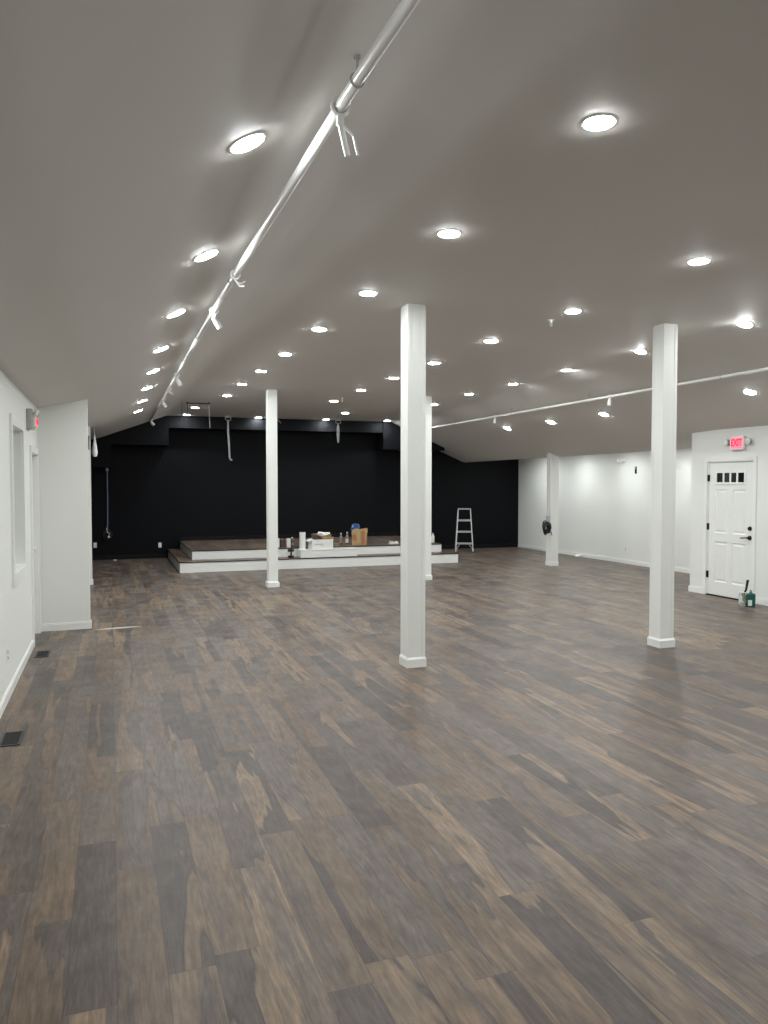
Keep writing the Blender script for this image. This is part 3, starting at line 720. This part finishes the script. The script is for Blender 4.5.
def wall_emergency(loc, facing, label):
    r = thing('emergency_light', label, 'emergency light', loc, facing)
    MB().box((-.10, -.05, -.04), (.10, 0, .04), bev=.012).build('housing', M['metalwhite'], r)
    for s in (-1, 1):
        MB().cyl((s * .06, -.05, -.005), (s * .07, -.10, -.02), .036, .044, n=24).build('lamp_head', M['metalwhite'], r, smooth=True)
        MB().sphere((s * .07, -.10, -.02), .039, (1, .3, 1)).build('lamp_lens', M['lampglass'], r, smooth=True)
wall_emergency((XR, 13.75, 2.20), -PI / 2, 'white twin-head emergency light high on the right wall')
r = thing('wall_switch', 'narrow black control on the right wall below the emergency light', 'wall control', (XR, 13.3, 1.99), -PI / 2)
MB().box((-.025, -.018, -.075), (.025, 0, .075), bev=.005).build('cover', M['blackmetal'], r); MB().box((-.012, -.022, .03), (.012, -.016, .06)).build('button', M['greymetal'], r)
def outlet(loc, facing, label, holes=True, w_=.07, h_=.115):
    r = thing('wall_outlet', label, 'outlet', loc, facing, 'wall outlets')
    MB().box((-w_ / 2, -.006, -h_ / 2), (w_ / 2, 0, h_ / 2), bev=.002).build('cover_plate', M['trim'], r)
    for s in (-1, 1):
        q = MB().cyl((0, -.0085, s * .024), (0, -.005, s * .024), .016, n=20).build('socket', M['greymetal'] if holes else M['trim'], r)
        MB().box((-.008, -.0095, s * .024 - .005), (-.005, -.008, s * .024 + .006)).box((.005, -.0095, s * .024 - .005), (.008, -.008, s * .024 + .006)).build('slot', M['blackmetal'], q)
outlet((XR, 13.6, .31), -PI / 2, 'low outlet on the right wall left of the right column')
outlet((XR, 17.1, .34), -PI / 2, 'low outlet on the right wall below the cable coil')
outlet((-.35, YB, .335), 0, 'white outlet on the black wall in the far left corner', False)
outlet((1.04, YB, .30), 0, 'white outlet on the black wall just left of the stage', False)
outlet((XL, 6.64, .35), PI / 2, 'outlet low on the near left wall')
# a flat grey vent plate high on the jog wall, and the white bundle hanging beyond it
r = thing('wall_speaker', 'grey vent plate high on the farther stub wall at left', 'wall plate', (-.385, YJ2, 2.39), 0)
MB().box((-.06, -.02, -.12), (.06, 0, .12), bev=.004).build('plate_frame', M['greymetal'], r)
m = MB()
for k in range(9): m.box((-.048, -.025, -.1 + k * .023), (.048, -.018, -.088 + k * .023))
m.build('louvre', M['blackmetal'], r)
r = thing('wire_bundle', 'white wrapped wire end hanging from the ceiling beyond the jog', 'hanging wire', (-.262, 14.3, zc(-.262, 14.3)))
zt = 0
MB().tube([(0, 0, 0), (.005, 0, -.12), (.0, 0, -.2)], .006).build('wire', M['cablegrey'], r)
MB().lathe([(.006, .02), (.014, -.02), (.022, -.10), (.040, -.2), (.050, -.3), (.035, -.36), (.01, -.37)][::-1], n=14, c=(0, 0, -.14)).build('wrapping', M['paper'], r, smooth=True)

# ------------------------------------------------------------ cables
def coil(R, seed, n=6):
    """a loosely gathered coil of cable hanging against a wall behind it (+y)"""
    rnd = random.Random(seed); pts = []
    offs = [(rnd.uniform(-.25, .25) * R, rnd.uniform(-.3, .3) * R, rnd.uniform(.55, 1.2), rnd.uniform(.7, 1.25), rnd.uniform(-.5, .5)) for _ in range(n + 1)]
    N_ = 30
    for i in range(n * N_):
        k, f_ = divmod(i, N_); f_ /= N_; A, B = offs[k], offs[k + 1]
        ox, oz, sx, sz, ph = [A[q] * (1 - f_) + B[q] * f_ for q in range(5)]
        a = 2 * PI * f_ + ph
        pts.append((ox + R * .75 * sx * math.cos(a), -.022 - .006 * k - .008 * math.sin(a * 2), oz + R * sz * math.sin(a)))
    pts.append((pts[-1][0] + .02, pts[-1][1], pts[-1][2] - R * .8))
    return MB().tube(pts, .009, 6)
r = thing('hanging_cable', 'blue-grey cable dropping down the black wall in the left corner', 'cable', (-.08, YB - .012, 2.05))
MB().tube([(0, 0, .03), (0, 0, 0), (.003, 0, -.6), (-.005, 0, -1.27), (-.01, 0, -1.4)], .016, 8).build('cable', M['cableblue'], r, smooth=True)
MB().box((-.03, -.02, -.06), (.03, .01, .02), bev=.003).build('cable_clip', M['cablegrey'], r)
o = coil(.10, 3, 7).build('cable_coil', M['cableblack'], smooth=True); o.location = (-.09, YB - .01, .56); tag(o, 'black coiled cable on the black wall in the left corner', 'cable')
o = MB().tube([(0, -.01, .16), (.02, -.03, .06), (.07, -.04, .03), (.05, -.03, -.01)], .008, 8).box((.03, -.045, -.06), (.07, -.025, -.02)).build('cable_plug', M['paper']); o.location = (-.11, YB - .05, .56); tag(o, 'small white plug end caught in the black coil at the left corner', 'plug')
# coil and conduit on the far right column
DX, DYc = 8.645, 13.79; hx = DX - .083 - .003
r = thing('conduit', 'white conduit and black wire running down the left side of the far right column', 'conduit', (hx - .03, DYc - .03, 0))
MB().cyl((0, 0, 1.02), (0, 0, zc(hx - .03, DYc) + .003), .013, n=16).build('conduit_tube', M['metalwhite'], r, smooth=True)
MB().tube([(-.03, -.01, zc(hx - .04, DYc)), (-.032, -.01, 1.8), (-.028, -.01, 1.3), (-.03, -.01, .98)], .005, 6).build('wire', M['cablegrey'], r, smooth=True)
MB().box((-.03, -.03, .92), (.029, .04, 1.04), bev=.003).build('junction_box', M['greymetal'], r)
mt_ = Matrix.Rotation(0.2, 4, 'Z')
o = coil(.105, 8, 15).build('cable_coil', M['cableblack'], smooth=True); o.location = (hx - .115, DYc - .04, .80); tag(o, 'black coiled cable hanging at the left side of the far right column', 'cable')
# hanging strap cables over the stage
def hang(x, y, L_, label, kind):
    z = zc(x, y); r = thing('hanging_strap', label, 'strap', (x, y, z))
    MB().box((-.05, -.02, -.05), (.05, .02, .002), bev=.004).tube([(-.06, 0, 0), (-.055, 0, -.09), (0, 0, -.12), (.06, 0, -.10), (.07, 0, 0)], .008).build('hook', M['greymetal'], r)
    m = MB()
    if kind == 0:
        pts = [(0, 0, -.1), (.0, 0, -.35), (.02, 0, -.65), (.03, 0, -L_ + .05), (.045, 0, -L_ + .005), (.085, 0, -L_ - .01)]
        m.tube(pts, .021, 8)
    else:
        m.tube([(0, 0, -.1), (-.01, 0, -.16)], .012, 8).lathe([(.010, -L_), (.025, -L_ + .06), (.036, -L_ * .6), (.03, -.2), (.012, -.13)], n=12)
    m.build('strap_tail', M['cablegrey'], r, smooth=True)
    return r
hang(2.47, 17.25, .98, 'long grey strap hanging from the ceiling before the black band left of the thin column', 0)
hang(5.02, 17.25, .56, 'short thick grey strap hanging from the ceiling over the middle of the stage', 1)
r = thing('hanging_wire', 'loose grey wire ends on the ceiling just right of the thin stage column', 'wire', (3.47, 17.25, zc(3.4, 17.25)))
MB().tube([(-.12, 0, .0), (-.08, 0, -.12), (-.02, 0, -.17)], .010, 6).tube([(-.1, 0, 0), (.05, 0, -.02), (.16, 0, -.09), (.19, 0, -.14)], .007, 6).tube([(-.10, 0, 0), (.01, 0, -.09), (.05, 0, -.16)], .006, 6).build('wire_strand', M['cablegrey'], r)
# black bar under the ceiling with drop wires
by = 14.75; zb = zc(1.5, by) - .02
r = thing('hanging_bar', 'thin black bar under the ceiling with wires dropping at its ends near the left pipe', 'bar', (1.26, by, zb))
MB().cyl((.08, 0, 0), (.52, 0, 0), .009, n=10).build('bar', M['blackmetal'], r)
MB().cyl((.10, 0, .022), (.10, 0, -.008), .012).cyl((.5, 0, .022), (.5, 0, -.008), .022).build('mount', M['blackmetal'], r)
MB().tube([(0, 0, .02), (0, 0, -.2), (-.003, 0, -.42)], .004, 6).build('wire', M['blackmetal'], r)
MB().tube([(.11, 0, .0), (.11, 0, -.2), (.112, 0, -.42)], .006, 6).build('wire', M['blackmetal'], r)
MB().tube([(.5, 0, .0), (.503, 0, -.2), (.515, 0, -.46)], .008, 6).build('wire', M['cablegrey'], r)

# ------------------------------------------------------------ floor vents
def vent(x, y, label):
    r = thing('floor_vent', label, 'floor vent', (x, y, 0), 0, 'floor vents along the left wall')
    MB().box((-.065, -.15, 0), (.065, -.135, .005)).box((-.065, .135, 0), (.065, .15, .005)).box((-.065, -.135, 0), (-.05, .135, .005)).box((.05, -.135, 0), (.065, .135, .005)).build('vent_frame', M['blackmetal'], r)
    MB().box((-.05, -.135, 0), (.05, .135, .001)).build('vent_duct', M['cableblack'], r)
    m = MB()
    for k in range(14): m.box((-.05, -.13 + k * .0195, .001), (.05, -.122 + k * .0195, .004))
    m.build('louvre', M['blackmetal'], r)
vent(-.645, 5.58, 'black floor vent nearest the camera by the left baseboard')
vent(-.665, 8.28, 'black floor vent farther back, before the jog of the left wall')

# ------------------------------------------------------------ jar with brush and green container by the exit door
r = thing('glass_jar', 'clear jar of pale liquid on the floor by the exit door', 'jar', (8.255, 8.29, 0))
MB().lathe([(.042, 0), (.047, .01), (.047, .14), (.04, .17), (.036, .19)], n=28).build('jar_body', M['clear'], r, smooth=True)
MB().lathe([(.042, .006), (.042, .06)], n=28).build('liquid', M['blueliq'], r, smooth=True)
MB().lathe([(.038, .188), (.038, .20), (.028, .20)], n=24).build('rim', M['paper'], r, smooth=True)
r = thing('paint_brush', 'black handled brush standing in the clear jar', 'brush', (8.265, 8.275, .03))
MB().cyl((0, 0, .14), (.02, -.02, .20), .010, .014).cyl((.02, -.02, .20), (.035, -.035, .34), .014, .018).build('handle', M['blackmetal'], r, smooth=True)
MB().cyl((-.005, 0, .05), (0, 0, .14), .016, .012).build('bristles', M['cardboard'], r)
r = thing('green_container', 'dark green container with a pale label beside the clear jar', 'container', (8.325, 8.21, 0), -.5)
MB().box((-.052, -.045, 0), (.052, .045, .185), bev=.01).build('container_body', M['green'], r)
MB().box((-.047, -.0465, .02), (.005, -.0452, .10)).build('container_label', M['blueliq'], r)
MB().cyl((.0, 0, .17), (0, 0, .20), .022, .02).build('cap', M['green'], r, smooth=True)
MB().torus((.0, .0, .205), .028, .005, 'X', 20, 6).build('carry_handle', M['green'], r, smooth=True)
crumple('scrap', (10.27, 15.25, 0.0), (.09, .07, .03), 21, M['paper'], 'small white scrap on the floor at the baseboard of the right wall', 'scrap')
crumple('scrap', (.062, 17.85, 0.0), (.03, .03, .015), 22, M['paper'], 'tiny white scrap on the floor before the black wall at left', 'scrap')

# ------------------------------------------------------------ camera
cam = bpy.data.cameras.new('camera'); co = bpy.data.objects.new('camera', cam); C.objects.link(co)
cam.sensor_fit = 'VERTICAL'; cam.sensor_height = 24.0; cam.lens = 24.0 * 764.0 / 1024.0
cam.clip_start = .05; cam.clip_end = 100
ya, pa = math.radians(19.651), math.radians(2.099)
F = Vector((math.sin(ya) * math.cos(pa), math.cos(ya) * math.cos(pa), -math.sin(pa))); R = Vector((math.cos(ya), -math.sin(ya), 0)); U = R.cross(F)
co.matrix_world = Matrix(((R.x, U.x, -F.x, 0), (R.y, U.y, -F.y, 0), (R.z, U.z, -F.z, 1.70), (0, 0, 0, 1)))
scene.camera = co
